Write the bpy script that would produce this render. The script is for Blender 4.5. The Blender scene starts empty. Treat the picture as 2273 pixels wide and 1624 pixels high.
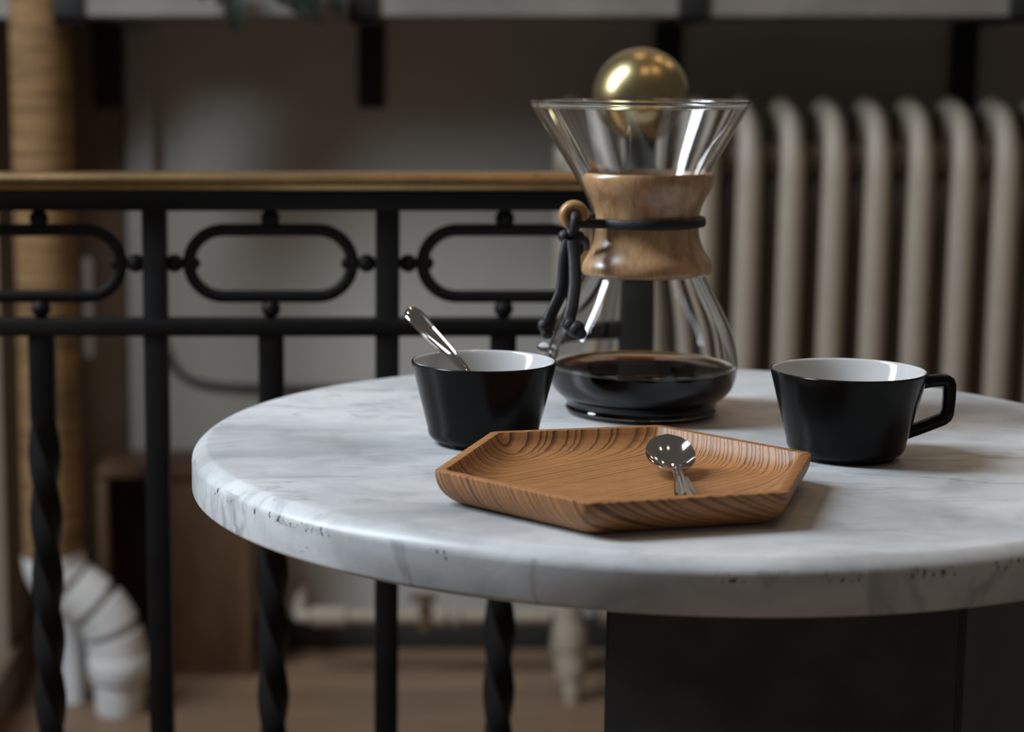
import bpy, bmesh, math, random
from mathutils import Vector, Matrix, Euler

random.seed(7)
PI = math.pi
S = bpy.context.scene
COL = S.collection

# ------------------------------------------------------------------ camera
F_PX, PPX, PPY, PITCH, CAM_Z = 4290.0, 775.0, 814.0, math.radians(9.0), 0.98
cam = bpy.data.cameras.new('camera')
cam_o = bpy.data.objects.new('camera', cam)
COL.objects.link(cam_o)
cam.sensor_fit = 'HORIZONTAL'
cam.sensor_width = 36.0
cam.lens = F_PX / 2273 * 36.0
cam.shift_x = (2273 / 2 - PPX) / 2273
cam.shift_y = (PPY - 812) / 2273
cam_o.location = (0, 0, CAM_Z)
cam_o.rotation_euler = (PI / 2 - PITCH, 0, 0)
cam.clip_start = 0.05
cam.dof.use_dof = True
cam.dof.focus_distance = 1.15
cam.dof.aperture_fstop = 5.6
S.camera = cam_o

# ------------------------------------------------------------------ exposure, world, lights
S.view_settings.view_transform = 'Standard'
S.view_settings.look = 'None'
S.view_settings.gamma = 1.0
S.view_settings.use_curve_mapping = False
S.view_settings.exposure = 1.16

W = bpy.data.worlds.new('room_ambient')
S.world = W
W.use_nodes = True
W.node_tree.nodes['Background'].inputs[0].default_value = (1.0, 0.92, 0.84, 1)
W.node_tree.nodes['Background'].inputs[1].default_value = 0.040


def area(name, loc, target, sx, sy, power, color):
    l = bpy.data.lights.new(name, 'AREA')
    l.shape = 'RECTANGLE'
    l.size, l.size_y = sx, sy
    l.energy = power
    l.color = color
    o = bpy.data.objects.new(name, l)
    o.location = loc
    o.rotation_euler = (Vector(target) - Vector(loc)).to_track_quat('-Z', 'Y').to_euler()
    COL.objects.link(o)
    return o


def lamp(name, loc, power, radius, color=(1.0, 0.66, 0.37)):
    l = bpy.data.lights.new(name, 'POINT')
    l.energy = power
    l.shadow_soft_size = radius
    l.color = color
    o = bpy.data.objects.new(name, l)
    o.location = loc
    COL.objects.link(o)
    return o


area('window_daylight', (-1.60, 1.40, 2.28), (0.2, 1.25, 0.76), 0.44, 1.9, 42, (0.80, 0.90, 1.0))
for i, p in enumerate([(0.27, 2.20, 2.30), (1.0, 2.25, 2.34), (1.46, 2.40, 2.19),
                       (0.36, 0.93, 2.36), (0.96, 1.12, 2.38)]):
    lamp('pendant_bulb', p, 1.9, 0.06 if i == 0 else 0.04)


# ------------------------------------------------------------------ pixel to place
def at(x, y, Y):
    """the point of the vertical plane at distance Y that stands at this pixel of the photograph"""
    a, b = (x - PPX) / F_PX, (y - PPY) / F_PX
    cp, sp = math.cos(PITCH), math.sin(PITCH)
    d = Vector((a, cp - b * sp, -sp - b * cp))
    d *= Y / d.y
    return Vector((d.x, d.y, d.z + CAM_Z))


def ppm(Y, z):
    """metres per photograph pixel at distance Y, height z"""
    return (Y * math.cos(PITCH) + (CAM_Z - z) * math.sin(PITCH)) / F_PX


# ------------------------------------------------------------------ materials
class NT:
    def __init__(self, name):
        self.m = bpy.data.materials.new(name)
        self.m.use_nodes = True
        self.t = self.m.node_tree
        self.b = self.t.nodes['Principled BSDF']
        self.out = self.t.nodes['Material Output']

    def n(self, typ, **kw):
        nd = self.t.nodes.new(typ)
        for k, v in kw.items():
            if k.startswith('i_'):
                key = k[2:].replace('_', ' ')
                nd.inputs[int(key) if key.isdigit() else key].default_value = v
            else:
                setattr(nd, k, v)
        return nd

    def l(self, a, b):
        self.t.links.new(a, b)

    def coords(self, scale=(1, 1, 1), rot=(0, 0, 0), loc=(0, 0, 0), which='Object'):
        tc = self.n('ShaderNodeTexCoord')
        mp = self.n('ShaderNodeMapping')
        mp.inputs['Scale'].default_value = scale
        mp.inputs['Rotation'].default_value = rot
        mp.inputs['Location'].default_value = loc
        self.l(tc.outputs[which], mp.inputs[0])
        return mp.outputs[0]

    def noise(self, vec, scale, detail=4, rough=0.5, dist=0.0):
        nd = self.n('ShaderNodeTexNoise')
        nd.inputs['Scale'].default_value = scale
        nd.inputs['Detail'].default_value = detail
        nd.inputs['Roughness'].default_value = rough
        nd.inputs['Distortion'].default_value = dist
        self.l(vec, nd.inputs['Vector'])
        return nd.outputs['Fac']

    def ramp(self, fac, stops):
        nd = self.n('ShaderNodeValToRGB')
        e = nd.color_ramp.elements
        while len(e) < len(stops):
            e.new(0.5)
        for k, (p, c) in enumerate(stops):
            e[k].position = p
            e[k].color = c if len(c) == 4 else (*c, 1)
        self.l(fac, nd.inputs[0])
        return nd.outputs[0]

    def math(self, op, a, b=None, clamp=False):
        nd = self.n('ShaderNodeMath', operation=op, use_clamp=clamp)
        for i, v in enumerate((a, b)):
            if v is None:
                continue
            if isinstance(v, (int, float)):
                nd.inputs[i].default_value = v
            else:
                self.l(v, nd.inputs[i])
        return nd.outputs[0]

    def mix(self, fac, a, b, blend='MIX'):
        nd = self.n('ShaderNodeMix', data_type='RGBA', blend_type=blend)
        for i, v in ((0, fac), (6, a), (7, b)):
            if isinstance(v, (int, float)):
                nd.inputs[i].default_value = v
            elif isinstance(v, tuple):
                nd.inputs[i].default_value = v if len(v) == 4 else (*v, 1)
            else:
                self.l(v, nd.inputs[i])
        return nd.outputs[2]

    def bump(self, h, strength, dist=0.001):
        nd = self.n('ShaderNodeBump')
        nd.inputs['Strength'].default_value = strength
        nd.inputs['Distance'].default_value = dist
        self.l(h, nd.inputs['Height'])
        self.l(nd.outputs[0], self.b.inputs['Normal'])


def simple(name, color, rough=0.5, metal=0.0, var=0.12, scale=30, coat=0.0, spec=0.5, bump=0.0, bscale=200):
    m = NT(name)
    v = m.coords()
    f = m.noise(v, scale, 4)
    lo = tuple(c * (1 - var) for c in color)
    hi = tuple(min(1, c * (1 + var)) for c in color)
    m.l(m.ramp(f, [(0.3, lo), (0.7, hi)]), m.b.inputs['Base Color'])
    m.b.inputs['Roughness'].default_value = rough
    m.b.inputs['Metallic'].default_value = metal
    m.b.inputs['Coat Weight'].default_value = coat
    m.b.inputs['Coat Roughness'].default_value = 0.06
    m.b.inputs['Specular IOR Level'].default_value = spec
    if bump:
        m.bump(m.noise(v, bscale, 3), bump, 0.0008)
    return m.m


def marble_mat(edge=True):
    m = NT('white_marble')
    v = m.coords((0.75, 1.0, 1.0), (0, 0, 0.25))
    big = m.noise(v, 8.5, 4, 0.5, 0.6)
    fine = m.noise(v, 34.0, 6, 0.62, 0.8)
    streak_v = m.coords((0.38, 1.5, 1.0), (0, 0, 0.12), (3.1, 1.7, 0))
    st = m.noise(streak_v, 26.0, 5, 0.6, 1.3)
    base = m.ramp(big, [(0.27, (0.32, 0.328, 0.332)), (0.46, (0.555, 0.562, 0.565)), (0.62, (0.69, 0.693, 0.69))])
    c2 = m.ramp(fine, [(0.30, (0.72, 0.73, 0.74)), (0.55, (1, 1, 1))])
    base = m.mix(0.7, base, c2, 'MULTIPLY')
    # thin grey veins: the zero line of a distorted noise
    vein = m.math('ABSOLUTE', m.math('SUBTRACT', st, 0.40))
    vm = m.ramp(vein, [(0.0, (0.52, 0.53, 0.54)), (0.045, (1, 1, 1))])
    gate = m.ramp(m.noise(v, 5.0, 3), [(0.42, (0, 0, 0)), (0.62, (1, 1, 1))])
    base = m.mix(m.math('MULTIPLY', gate, 0.8), base, vm, 'MULTIPLY')
    # diagonal veins through the thickness and dark pits below the rounded edge
    tc = m.n('ShaderNodeTexCoord')
    sx = m.n('ShaderNodeSeparateXYZ')
    m.l(tc.outputs['Object'], sx.inputs[0])
    z = sx.outputs[2]
    below = m.math('LESS_THAN', z, -0.0055)
    dv = m.coords((1.0, 0.5, 0.55), (0, 0.6, 0))
    dn = m.noise(dv, 15.0, 4, 0.55, 0.6)
    dvein = m.ramp(m.math('ABSOLUTE', m.math('SUBTRACT', dn, 0.53)), [(0.0, (0.50, 0.50, 0.49)), (0.035, (1, 1, 1))])
    base = m.mix(m.math('MULTIPLY', below, 0.55), base, dvein, 'MULTIPLY')
    pn = m.noise(m.coords((1, 1, 0.6)), 420.0, 2, 0.5)
    pg = m.noise(m.coords(), 24.0, 2, 0.5)
    band = m.math('MULTIPLY', m.math('LESS_THAN', z, -0.0068), m.math('GREATER_THAN', z, -0.0115))
    pit = m.math('MULTIPLY', m.math('GREATER_THAN', pn, 0.60), m.math('GREATER_THAN', pg, 0.53))
    pit = m.math('MULTIPLY', pit, band)
    base = m.mix(m.math('MULTIPLY', pit, 0.85), base, (0.05, 0.05, 0.05))
    m.l(base, m.b.inputs['Base Color'])
    m.b.inputs['Roughness'].default_value = 0.33
    m.b.inputs['Specular IOR Level'].default_value = 0.36
    m.bump(fine, 0.04, 0.0005)
    return m.m


def ring_wood(name, light, mid, dark, center, axis_rot, spacing, rough=0.45, lines=0.8):
    """growth rings around a far axis: straight fine lines on a flat cut, bold curves on the sloped sides"""
    m = NT(name)
    v = m.coords((1, 1, 1), axis_rot, center)
    wob = m.n('ShaderNodeTexNoise')
    wv = m.n('ShaderNodeVectorMath', operation='MULTIPLY')
    m.l(v, wv.inputs[0])
    wv.inputs[1].default_value = (0.22, 1.0, 1.0)
    wob.inputs['Scale'].default_value = 11.0
    wob.inputs['Detail'].default_value = 2.0
    m.l(wv.outputs[0], wob.inputs['Vector'])
    sub = m.n('ShaderNodeVectorMath', operation='SUBTRACT')
    m.l(wob.outputs['Color'], sub.inputs[0])
    sub.inputs[1].default_value = (0.5, 0.5, 0.5)
    scl = m.n('ShaderNodeVectorMath', operation='SCALE')
    scl.inputs['Scale'].default_value = 0.016
    m.l(sub.outputs[0], scl.inputs[0])
    add = m.n('ShaderNodeVectorMath', operation='ADD')
    m.l(v, add.inputs[0])
    m.l(scl.outputs[0], add.inputs[1])
    sx = m.n('ShaderNodeSeparateXYZ')
    m.l(add.outputs[0], sx.inputs[0])
    r = m.math('SQRT', m.math('ADD', m.math('POWER', sx.outputs[1], 2.0), m.math('POWER', sx.outputs[2], 2.0)))
    rn = m.n('ShaderNodeTexNoise', noise_dimensions='1D')
    rn.inputs['Scale'].default_value = 130.0
    rn.inputs['Detail'].default_value = 2.0
    m.l(r, rn.inputs['W'])
    k = m.math('ADD', m.math('DIVIDE', r, spacing), m.math('MULTIPLY', rn.outputs['Fac'], 2.2))
    fr = m.math('FRACT', k)
    line = m.ramp(fr, [(0.0, (0.1, 0.1, 0.1)), (0.50, (0.04, 0.04, 0.04)), (0.78, (0.75, 0.75, 0.75)), (0.92, (1, 1, 1)), (1.0, (0.1, 0.1, 0.1))])
    col = m.mix(line, light, dark)
    tone = m.noise(m.coords((4, 1, 1), axis_rot), 25.0, 4)
    tint = m.ramp(tone, [(0.3, mid), (0.7, light)])
    geo = m.n('ShaderNodeNewGeometry')
    sn = m.n('ShaderNodeSeparateXYZ')
    m.l(geo.outputs['True Normal'], sn.inputs[0])
    cut = m.ramp(m.math('ABSOLUTE', sn.outputs[2]), [(0.80, (1, 1, 1)), (0.985, (0.6, 0.6, 0.6))])   # a flat cut shows the rings fainter
    big = m.ramp(m.noise(m.coords((0.4, 1, 1), axis_rot), 38.0, 3), [(0.35, (0.72, 0.72, 0.72)), (0.6, (1, 1, 1))])
    col = m.mix(m.math('MULTIPLY', m.math('MULTIPLY', cut, big), lines), tint, col)
    fib = m.noise(m.coords((0.03, 1, 1), axis_rot), 420.0, 4, 0.65)
    col = m.mix(0.6, col, m.ramp(fib, [(0.3, (0.62, 0.6, 0.58)), (0.7, (1, 1, 1))]), 'MULTIPLY')
    m.l(col, m.b.inputs['Base Color'])
    m.b.inputs['Roughness'].default_value = rough
    m.bump(line, 0.25, 0.0004)
    return m.m


def streak_wood(name, a, b, c, scale=(14, 14, 2.2), rough=0.35, coat=0.3, rot=(0, 0, 0), nscale=6.0):
    m = NT(name)
    v = m.coords(scale, rot)
    n1 = m.noise(v, nscale, 5, 0.6, 0.7)
    n2 = m.noise(m.coords(tuple(s * 5 for s in scale), rot), nscale, 4, 0.65)
    col = m.ramp(n1, [(0.28, a), (0.5, b), (0.72, c)])
    col = m.mix(0.45, col, m.ramp(n2, [(0.32, (0.55, 0.5, 0.45)), (0.6, (1, 1, 1))]), 'MULTIPLY')
    m.l(col, m.b.inputs['Base Color'])
    m.b.inputs['Roughness'].default_value = rough
    m.b.inputs['Coat Weight'].default_value = coat
    m.b.inputs['Coat Roughness'].default_value = 0.27
    return m.m


def glass_mat():
    m = NT('clear_glass')
    m.t.nodes.remove(m.b)
    g = m.n('ShaderNodeBsdfGlass')
    g.inputs['IOR'].default_value = 1.48
    g.inputs['Roughness'].default_value = 0.0
    f = m.noise(m.coords(), 3.0, 1)
    m.l(m.ramp(f, [(0.0, (0.985, 0.99, 0.985)), (1.0, (0.995, 0.995, 0.99))]), g.inputs['Color'])
    m.l(g.outputs[0], m.out.inputs['Surface'])
    return m.m


M = {}
M['marble'] = marble_mat()
M['black_steel'] = simple('black_painted_steel', (0.052, 0.053, 0.056), 0.5, spec=0.2, var=0.2)
M['bracket'] = simple('black_bracket_steel', (0.020, 0.020, 0.020), 0.55, spec=0.2, var=0.2)
M['iron'] = simple('black_wrought_iron', (0.0085, 0.0085, 0.0088), 0.5, spec=0.22, var=0.25, bump=0.15, bscale=90)
M['glaze_black'] = simple('black_glaze', (0.0065, 0.0065, 0.0065), 0.18, spec=0.13, var=0.05)
M['glaze_white'] = simple('white_glaze', (0.53, 0.525, 0.515), 0.09, spec=0.5, var=0.02)
M['steel'] = simple('polished_steel', (0.62, 0.60, 0.58), 0.07, 1.0, 0.03)
M['glass'] = glass_mat()
def coffee_mat():
    m = NT('black_coffee')
    m.t.nodes.remove(m.b)
    g = m.n('ShaderNodeBsdfRefraction')
    g.inputs['IOR'].default_value = 1.0
    g.inputs['Roughness'].default_value = 0.0
    f = m.noise(m.coords(), 3.0, 1)
    m.l(m.ramp(f, [(0.0, (0.98, 0.96, 0.94)), (1.0, (1, 1, 1))]), g.inputs['Color'])
    m.l(g.outputs[0], m.out.inputs['Surface'])
    v = m.n('ShaderNodeVolumeAbsorption')
    v.inputs['Color'].default_value = (0.72, 0.50, 0.16, 1)
    v.inputs['Density'].default_value = 330.0
    m.l(v.outputs[0], m.out.inputs['Volume'])
    return m.m


M['coffee'] = coffee_mat()
M['edge_tint'] = simple('amber_light_tint', (0.34, 0.16, 0.04), 0.35, var=0.3, scale=90)
M['cord'] = simple('black_leather', (0.007, 0.0075, 0.0085), 0.55, var=0.3, scale=120, bump=0.3, bscale=700)
M['bead'] = streak_wood('light_bead_wood', (0.34, 0.17, 0.06), (0.44, 0.23, 0.085), (0.50, 0.28, 0.11), rough=0.3)
M['collar'] = streak_wood('polished_collar_wood', (0.28, 0.145, 0.062), (0.47, 0.265, 0.122), (0.57, 0.345, 0.17),
                          scale=(16, 16, 5), rough=0.34, coat=0.9)
M['tray'] = ring_wood('ringed_tray_wood', (0.45, 0.200, 0.066), (0.36, 0.150, 0.047), (0.055, 0.020, 0.009),
                      (0.0, 0.2175, -0.125), (0, 0, math.radians(-42)), 0.0030, 0.5, 1.0)


def brass_mat(name, c, rough, dirt):
    m = NT(name)
    v = m.coords()
    f = m.noise(v, 28, 6, 0.6)
    m.l(m.ramp(f, [(0.3, tuple(x * (1 - dirt) for x in c)), (0.65, c)]), m.b.inputs['Base Color'])
    m.b.inputs['Metallic'].default_value = 1.0
    m.l(m.ramp(m.noise(v, 12, 4), [(0.3, (rough * 0.8,) * 3), (0.7, (rough * 1.3,) * 3)]), m.b.inputs['Roughness'])
    return m.m


M['brass_ball'] = brass_mat('aged_brass', (0.50, 0.40, 0.205), 0.29, 0.35)
M['brass_rail'] = brass_mat('brushed_brass', (0.50, 0.33, 0.16), 0.30, 0.3)
M['wall'] = simple('grey_beige_plaster', (0.42, 0.395, 0.355), 0.85, var=0.05, scale=4)
M['wall_brown'] = simple('brown_plaster', (0.24, 0.18, 0.13), 0.85, var=0.08, scale=4)
M['trim'] = simple('painted_trim', (0.40, 0.375, 0.34), 0.6, var=0.06)
M['lining'] = streak_wood('brown_lining_wood', (0.11, 0.070, 0.042), (0.145, 0.094, 0.058), (0.17, 0.115, 0.072), scale=(5, 5, 0.6), rough=0.6, coat=0.0)
M['baseboard'] = simple('black_baseboard', (0.02, 0.018, 0.016), 0.6)
M['radiator'] = simple('radiator_paint', (0.345, 0.29, 0.225), 0.5, var=0.06)
M['pvc'] = simple('white_plastic', (0.60, 0.59, 0.57), 0.35, var=0.04)
M['valve'] = brass_mat('dull_valve_brass', (0.30, 0.22, 0.13), 0.45, 0.3)
M['shelf'] = simple('pale_stone', (0.21, 0.19, 0.17), 0.5, var=0.18, scale=9)
M['leaf'] = simple('dark_leaf', (0.030, 0.040, 0.026), 0.5, var=0.35, scale=40)
M['stem'] = simple('green_stem', (0.05, 0.06, 0.03), 0.6)
M['pot'] = simple('grey_pot', (0.2, 0.19, 0.18), 0.7)
M['crate'] = streak_wood('brown_box_wood', (0.055, 0.028, 0.013), (0.10, 0.052, 0.024), (0.14, 0.075, 0.035),
                         scale=(3, 3, 0.5), rough=0.55, coat=0.0, nscale=5)
M['cable'] = simple('dark_cable', (0.05, 0.042, 0.036), 0.6)


def rope_mat():
    m = NT('sisal_rope')
    v = m.coords((1, 1, 1))
    n = m.noise(m.coords((9, 9, 120)), 1.0, 5, 0.65)
    n2 = m.noise(v, 9.0, 3)
    c = m.ramp(n, [(0.3, (0.10, 0.050, 0.016)), (0.65, (0.29, 0.165, 0.062))])
    c = m.mix(0.5, c, m.ramp(n2, [(0.3, (0.6, 0.58, 0.55)), (0.7, (1, 1, 1))]), 'MULTIPLY')
    m.l(c, m.b.inputs['Base Color'])
    m.b.inputs['Roughness'].default_value = 0.8
    return m.m


M['rope'] = rope_mat()


def plank_mat():
    m = NT('floor_wood')
    oi = m.n('ShaderNodeObjectInfo')
    n = m.noise(m.coords((1.2, 14, 14)), 3.0, 5, 0.6, 0.5)
    c = m.ramp(n, [(0.3, (0.17, 0.105, 0.062)), (0.7, (0.26, 0.165, 0.10))])
    t = m.ramp(oi.outputs['Random'], [(0.0, (0.78, 0.78, 0.78)), (1.0, (1.0, 1.0, 1.0))])
    m.l(m.mix(1.0, c, t, 'MULTIPLY'), m.b.inputs['Base Color'])
    m.b.inputs['Roughness'].default_value = 0.5
    return m.m


M['floor'] = plank_mat()


# ------------------------------------------------------------------ mesh helpers
def finish(name, bm, mat, parent=None, smooth=35, loc=None):
    """link the bmesh as one mesh object; with a parent the mesh keeps its world place"""
    bmesh.ops.recalc_face_normals(bm, faces=bm.faces)
    me = bpy.data.meshes.new(name)
    bm.to_mesh(me)
    bm.free()
    mats = mat if isinstance(mat, (list, tuple)) else [mat]
    for x in mats:
        me.materials.append(x)
    if smooth:
        for p in me.polygons:
            p.use_smooth = True
        me.set_sharp_from_angle(angle=math.radians(smooth))
    o = bpy.data.objects.new(name, me)
    COL.objects.link(o)
    if parent is not None:
        o.parent = parent
        w = Vector((0, 0, 0))
        q = parent
        while q is not None:
            w += q.location
            q = q.parent
        if loc is None:
            me.transform(Matrix.Translation(-w))
        else:
            me.transform(Matrix.Translation(-Vector(loc)))
            o.location = Vector(loc) - w
    elif loc is not None:
        me.transform(Matrix.Translation(-Vector(loc)))
        o.location = loc
    return o


def tag(o, label=None, cat=None, group=None, kind=None):
    if label:
        o['label'] = label
    if cat:
        o['category'] = cat
    if group:
        o['group'] = group
    if kind:
        o['kind'] = kind
    return o


def thing(name, label, cat, loc, group=None):
    o = bpy.data.objects.new(name, None)
    o.empty_display_size = 0.05
    o.location = loc
    COL.objects.link(o)
    return tag(o, label, cat, group)


def box(bm, lo, hi, bev=0.0, seg=2, mat=None):
    r = bmesh.ops.create_cube(bm, size=1.0)
    vs = r['verts']
    lo, hi = Vector(lo), Vector(hi)
    for v in vs:
        v.co = Vector(((lo.x + hi.x) / 2 + v.co.x * (hi.x - lo.x), (lo.y + hi.y) / 2 + v.co.y * (hi.y - lo.y),
                       (lo.z + hi.z) / 2 + v.co.z * (hi.z - lo.z)))
    if bev:
        es = list({e for v in vs for e in v.link_edges})
        bmesh.ops.bevel(bm, geom=es, offset=bev, segments=seg, profile=0.5, affect='EDGES')
    return bm


def lathe(bm, prof, n=64, center=(0, 0, 0), rfun=None, a0=0.0, a1=None, mats=None):
    """revolve (r, z) points; a profile may start or end on the axis"""
    full = a1 is None
    cnt = n if full else n + 1
    span = 2 * PI if full else a1 - a0
    c = Vector(center)
    rows = []
    for k, (r, z) in enumerate(prof):
        if r < 1e-7:
            rows.append([bm.verts.new(c + Vector((0, 0, z)))])
        else:
            row = []
            for i in range(cnt):
                a = a0 + span * i / n
                rr = rfun(k, r, z, a) if rfun else r
                row.append(bm.verts.new(c + Vector((rr * math.cos(a), rr * math.sin(a), z))))
            rows.append(row)
    for k in range(len(rows) - 1):
        A, B = rows[k], rows[k + 1]
        for i in range(n):
            j = (i + 1) % cnt
            if len(A) == 1 and len(B) == 1:
                continue
            if len(A) == 1:
                f = bm.faces.new((A[0], B[i], B[j]))
            elif len(B) == 1:
                f = bm.faces.new((A[i], B[0], A[j]))
            else:
                f = bm.faces.new((A[i], A[j], B[j], B[i]))
            if mats:
                f.material_index = mats[k]
    return rows


def tube(bm, pts, rad, n=12, closed=False, up=None, sx=1.0, sy=1.0, power=2.0, caps=True):
    """sweep a (super)ellipse along points; rad is a number or one number per point"""
    pts = [Vector(p) for p in pts]
    N = len(pts)
    rad = rad if isinstance(rad, (list, tuple)) else [rad] * N
    tang = []
    for i in range(N):
        if closed:
            t = pts[(i + 1) % N] - pts[(i - 1) % N]
        else:
            t = pts[min(i + 1, N - 1)] - pts[max(i - 1, 0)]
        tang.append(t.normalized())
    if up is None:
        up = Vector((0, 0, 1)) if abs(tang[0].z) < 0.9 else Vector((1, 0, 0))
    up = Vector(up)
    fixed = up.copy()
    rows = []
    for i in range(N):
        t = tang[i]
        u = up - t * up.dot(t)
        if u.length < 1e-5:
            u = Vector((0, 1, 0)) - t * t.y
        u.normalize()
        up = u
        s = t.cross(u)
        row = []
        for k in range(n):
            a = 2 * PI * k / n
            ca, sa = math.cos(a), math.sin(a)
            e = 2.0 / power
            x = math.copysign(abs(ca) ** e, ca) * rad[i] * sx
            y = math.copysign(abs(sa) ** e, sa) * rad[i] * sy
            row.append(bm.verts.new(pts[i] + s * x + u * y))
        rows.append(row)
    M_ = N if closed else N - 1
    for i in range(M_):
        A, B = rows[i], rows[(i + 1) % N]
        for k in range(n):
            j = (k + 1) % n
            bm.faces.new((A[k], A[j], B[j], B[k]))
    if not closed and caps:
        bm.faces.new(list(reversed(rows[0])))
        bm.faces.new(rows[-1])
    return rows


def smooth_path(ctrl, per=8, closed=False):
    """Catmull-Rom through the control points"""
    P = [Vector(p) for p in ctrl]
    out = []
    n = len(P)
    rng = n if closed else n - 1
    for i in range(rng):
        if closed:
            p0, p1, p2, p3 = P[(i - 1) % n], P[i], P[(i + 1) % n], P[(i + 2) % n]
        else:
            p0, p1, p2, p3 = P[max(i - 1, 0)], P[i], P[i + 1], P[min(i + 2, n - 1)]
        for k in range(per):
            t = k / per
            out.append(0.5 * ((2 * p1) + (p2 - p0) * t + (2 * p0 - 5 * p1 + 4 * p2 - p3) * t * t
                              + (3 * p1 - p0 - 3 * p2 + p3) * t ** 3))
    if not closed:
        out.append(P[-1])
    return out


def interp(x, xs, ys):
    if x <= xs[0]:
        return ys[0]
    for i in range(len(xs) - 1):
        if x <= xs[i + 1]:
            t = (x - xs[i]) / (xs[i + 1] - xs[i])
            return ys[i] + (ys[i + 1] - ys[i]) * t
    return ys[-1]


def ball(bm, c, r, u=20, v=12):
    res = bmesh.ops.create_uvsphere(bm, u_segments=u, v_segments=v, radius=r)
    for x in res['verts']:
        x.co += Vector(c)


def spline(pts, per=6):
    """smooth a 2-D profile"""
    return [(p.x, p.y) for p in smooth_path([Vector((a, b, 0)) for a, b in pts], per)]


# ------------------------------------------------------------------ the setting
WALL_Y = 3.16
fl = finish('floor', box(bmesh.new(), (-1.6, -0.6, -0.06), (2.6, WALL_Y, -0.012)), M['floor'], smooth=0)
tag(fl, kind='structure')
plank_me = None
w = 0.118
k = 0
y = -0.6
while y < WALL_Y - 0.01:
    hi = min(y + w, WALL_Y)
    x0 = -1.6
    cut = -1.6 + random.uniform(0.8, 3.2)
    for a, b in ((x0, cut), (cut, 2.6)):
        bm = box(bmesh.new(), (a + 0.0008, y + 0.0008, -0.0118), (b - 0.0008, hi - 0.0012, 0.0 - random.uniform(0, 0.0006)), 0.0012, 1)
        finish('plank', bm, M['floor'], fl, 30, loc=((a + b) / 2, (y + hi) / 2, 0))
    y += w

tag(finish('wall_back', box(bmesh.new(), (-0.56, WALL_Y, -0.06), (2.6, WALL_Y + 0.1, 2.7)), M['wall'], smooth=0), kind='structure')
tag(finish('wall_left', box(bmesh.new(), (-0.63, 2.90, -0.06), (-0.53, WALL_Y + 0.1, 2.7)), M['wall_brown'], smooth=0), kind='structure')
tag(finish('baseboard_back', box(bmesh.new(), (-0.53, WALL_Y - 0.014, 0.0), (2.6, WALL_Y, 0.055), 0.003), M['baseboard']), kind='structure')
tag(finish('baseboard_left', box(bmesh.new(), (-0.53, 2.40, 0.0), (-0.516, WALL_Y - 0.014, 0.075), 0.003), M['lining']), kind='structure')
# boxed-in upright beside the corner with a dark gap to the wall on its right
a, b = at(277, 330, WALL_Y - 0.02).x, at(343, 330, WALL_Y - 0.02).x
zb_shelf = at(1200, 37, 2.79).z - 0.009
tr = tag(finish('trim_1', box(bmesh.new(), (a, WALL_Y - 0.022, 0.0), (b, WALL_Y, zb_shelf), 0.008, 3), M['trim']), kind='structure')

# brown wooden lining from the corner to the upright
tag(finish('trim_2', box(bmesh.new(), (-0.53, WALL_Y - 0.018, 0.0), (a - 0.002, WALL_Y, 2.6), 0.002), M['lining']), kind='structure')

# ------------------------------------------------------------------ wall shelf and its brackets
SH_Y = 2.79                                           # front edge
zb = at(1200, 37, SH_Y).z
sh = thing('wall_shelf', 'long pale stone wall shelf on black metal brackets above the radiator', 'shelf', (0.6, WALL_Y, zb))
sh_l = at(150, 30, SH_Y).x
bm = bmesh.new()                                       # notched round the rope-wrapped pipe; piece behind it added to shade the wall
outl = [(sh_l, SH_Y), (2.5, SH_Y), (2.5, WALL_Y - 0.019), (-0.528, WALL_Y - 0.019), (-0.528, 2.89), (sh_l, 2.89)]
lo_ = [bm.verts.new((x_, y_, zb)) for x_, y_ in outl]
hi_ = [bm.verts.new((x_, y_, zb + 0.034)) for x_, y_ in outl]
for i in range(6):
    bm.faces.new((lo_[i], lo_[(i + 1) % 6], hi_[(i + 1) % 6], hi_[i]))
bm.faces.new(hi_)
bm.faces.new(list(reversed(lo_)))
bmesh.ops.bevel(bm, geom=bm.edges[:], offset=0.002, segments=2, affect='EDGES')
finish('shelf_board', bm, M['shelf'], sh)
for tabx, legx in ((152, 241), (806, 825), (1538, 1483), (2272, 2140)):
    tx = at(tabx, 20, SH_Y).x
    lx = at(legx, 150, WALL_Y - 0.006).x
    hw = 0.0215
    lz = at(825, 240, WALL_Y - 0.006).z
    bm = bmesh.new()
    wy = WALL_Y - 0.018 if tabx == 152 else WALL_Y                                            # the first hangs on the wooden lining
    box(bm, (lx - hw, wy - 0.008, lz), (lx + hw, wy, zb), 0.0015)                      # leg on the wall
    arm = [bm.verts.new((x_, y_, z_)) for z_ in (zb - 0.008, zb) for x_, y_ in
           ((tx - hw, SH_Y - 0.006), (tx + hw, SH_Y - 0.006), (lx + hw, WALL_Y), (lx - hw, WALL_Y))]
    for q in ((0, 1, 2, 3), (7, 6, 5, 4), (0, 4, 5, 1), (1, 5, 6, 2), (2, 6, 7, 3), (3, 7, 4, 0)):
        bm.faces.new([arm[i] for i in q])                                                     # arm under the board
    box(bm, (tx - hw, SH_Y - 0.006, zb - 0.008), (tx + hw, SH_Y, zb + 0.042), 0.0015)         # upturned tab
    finish('bracket', bm, M['bracket'], sh)

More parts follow.
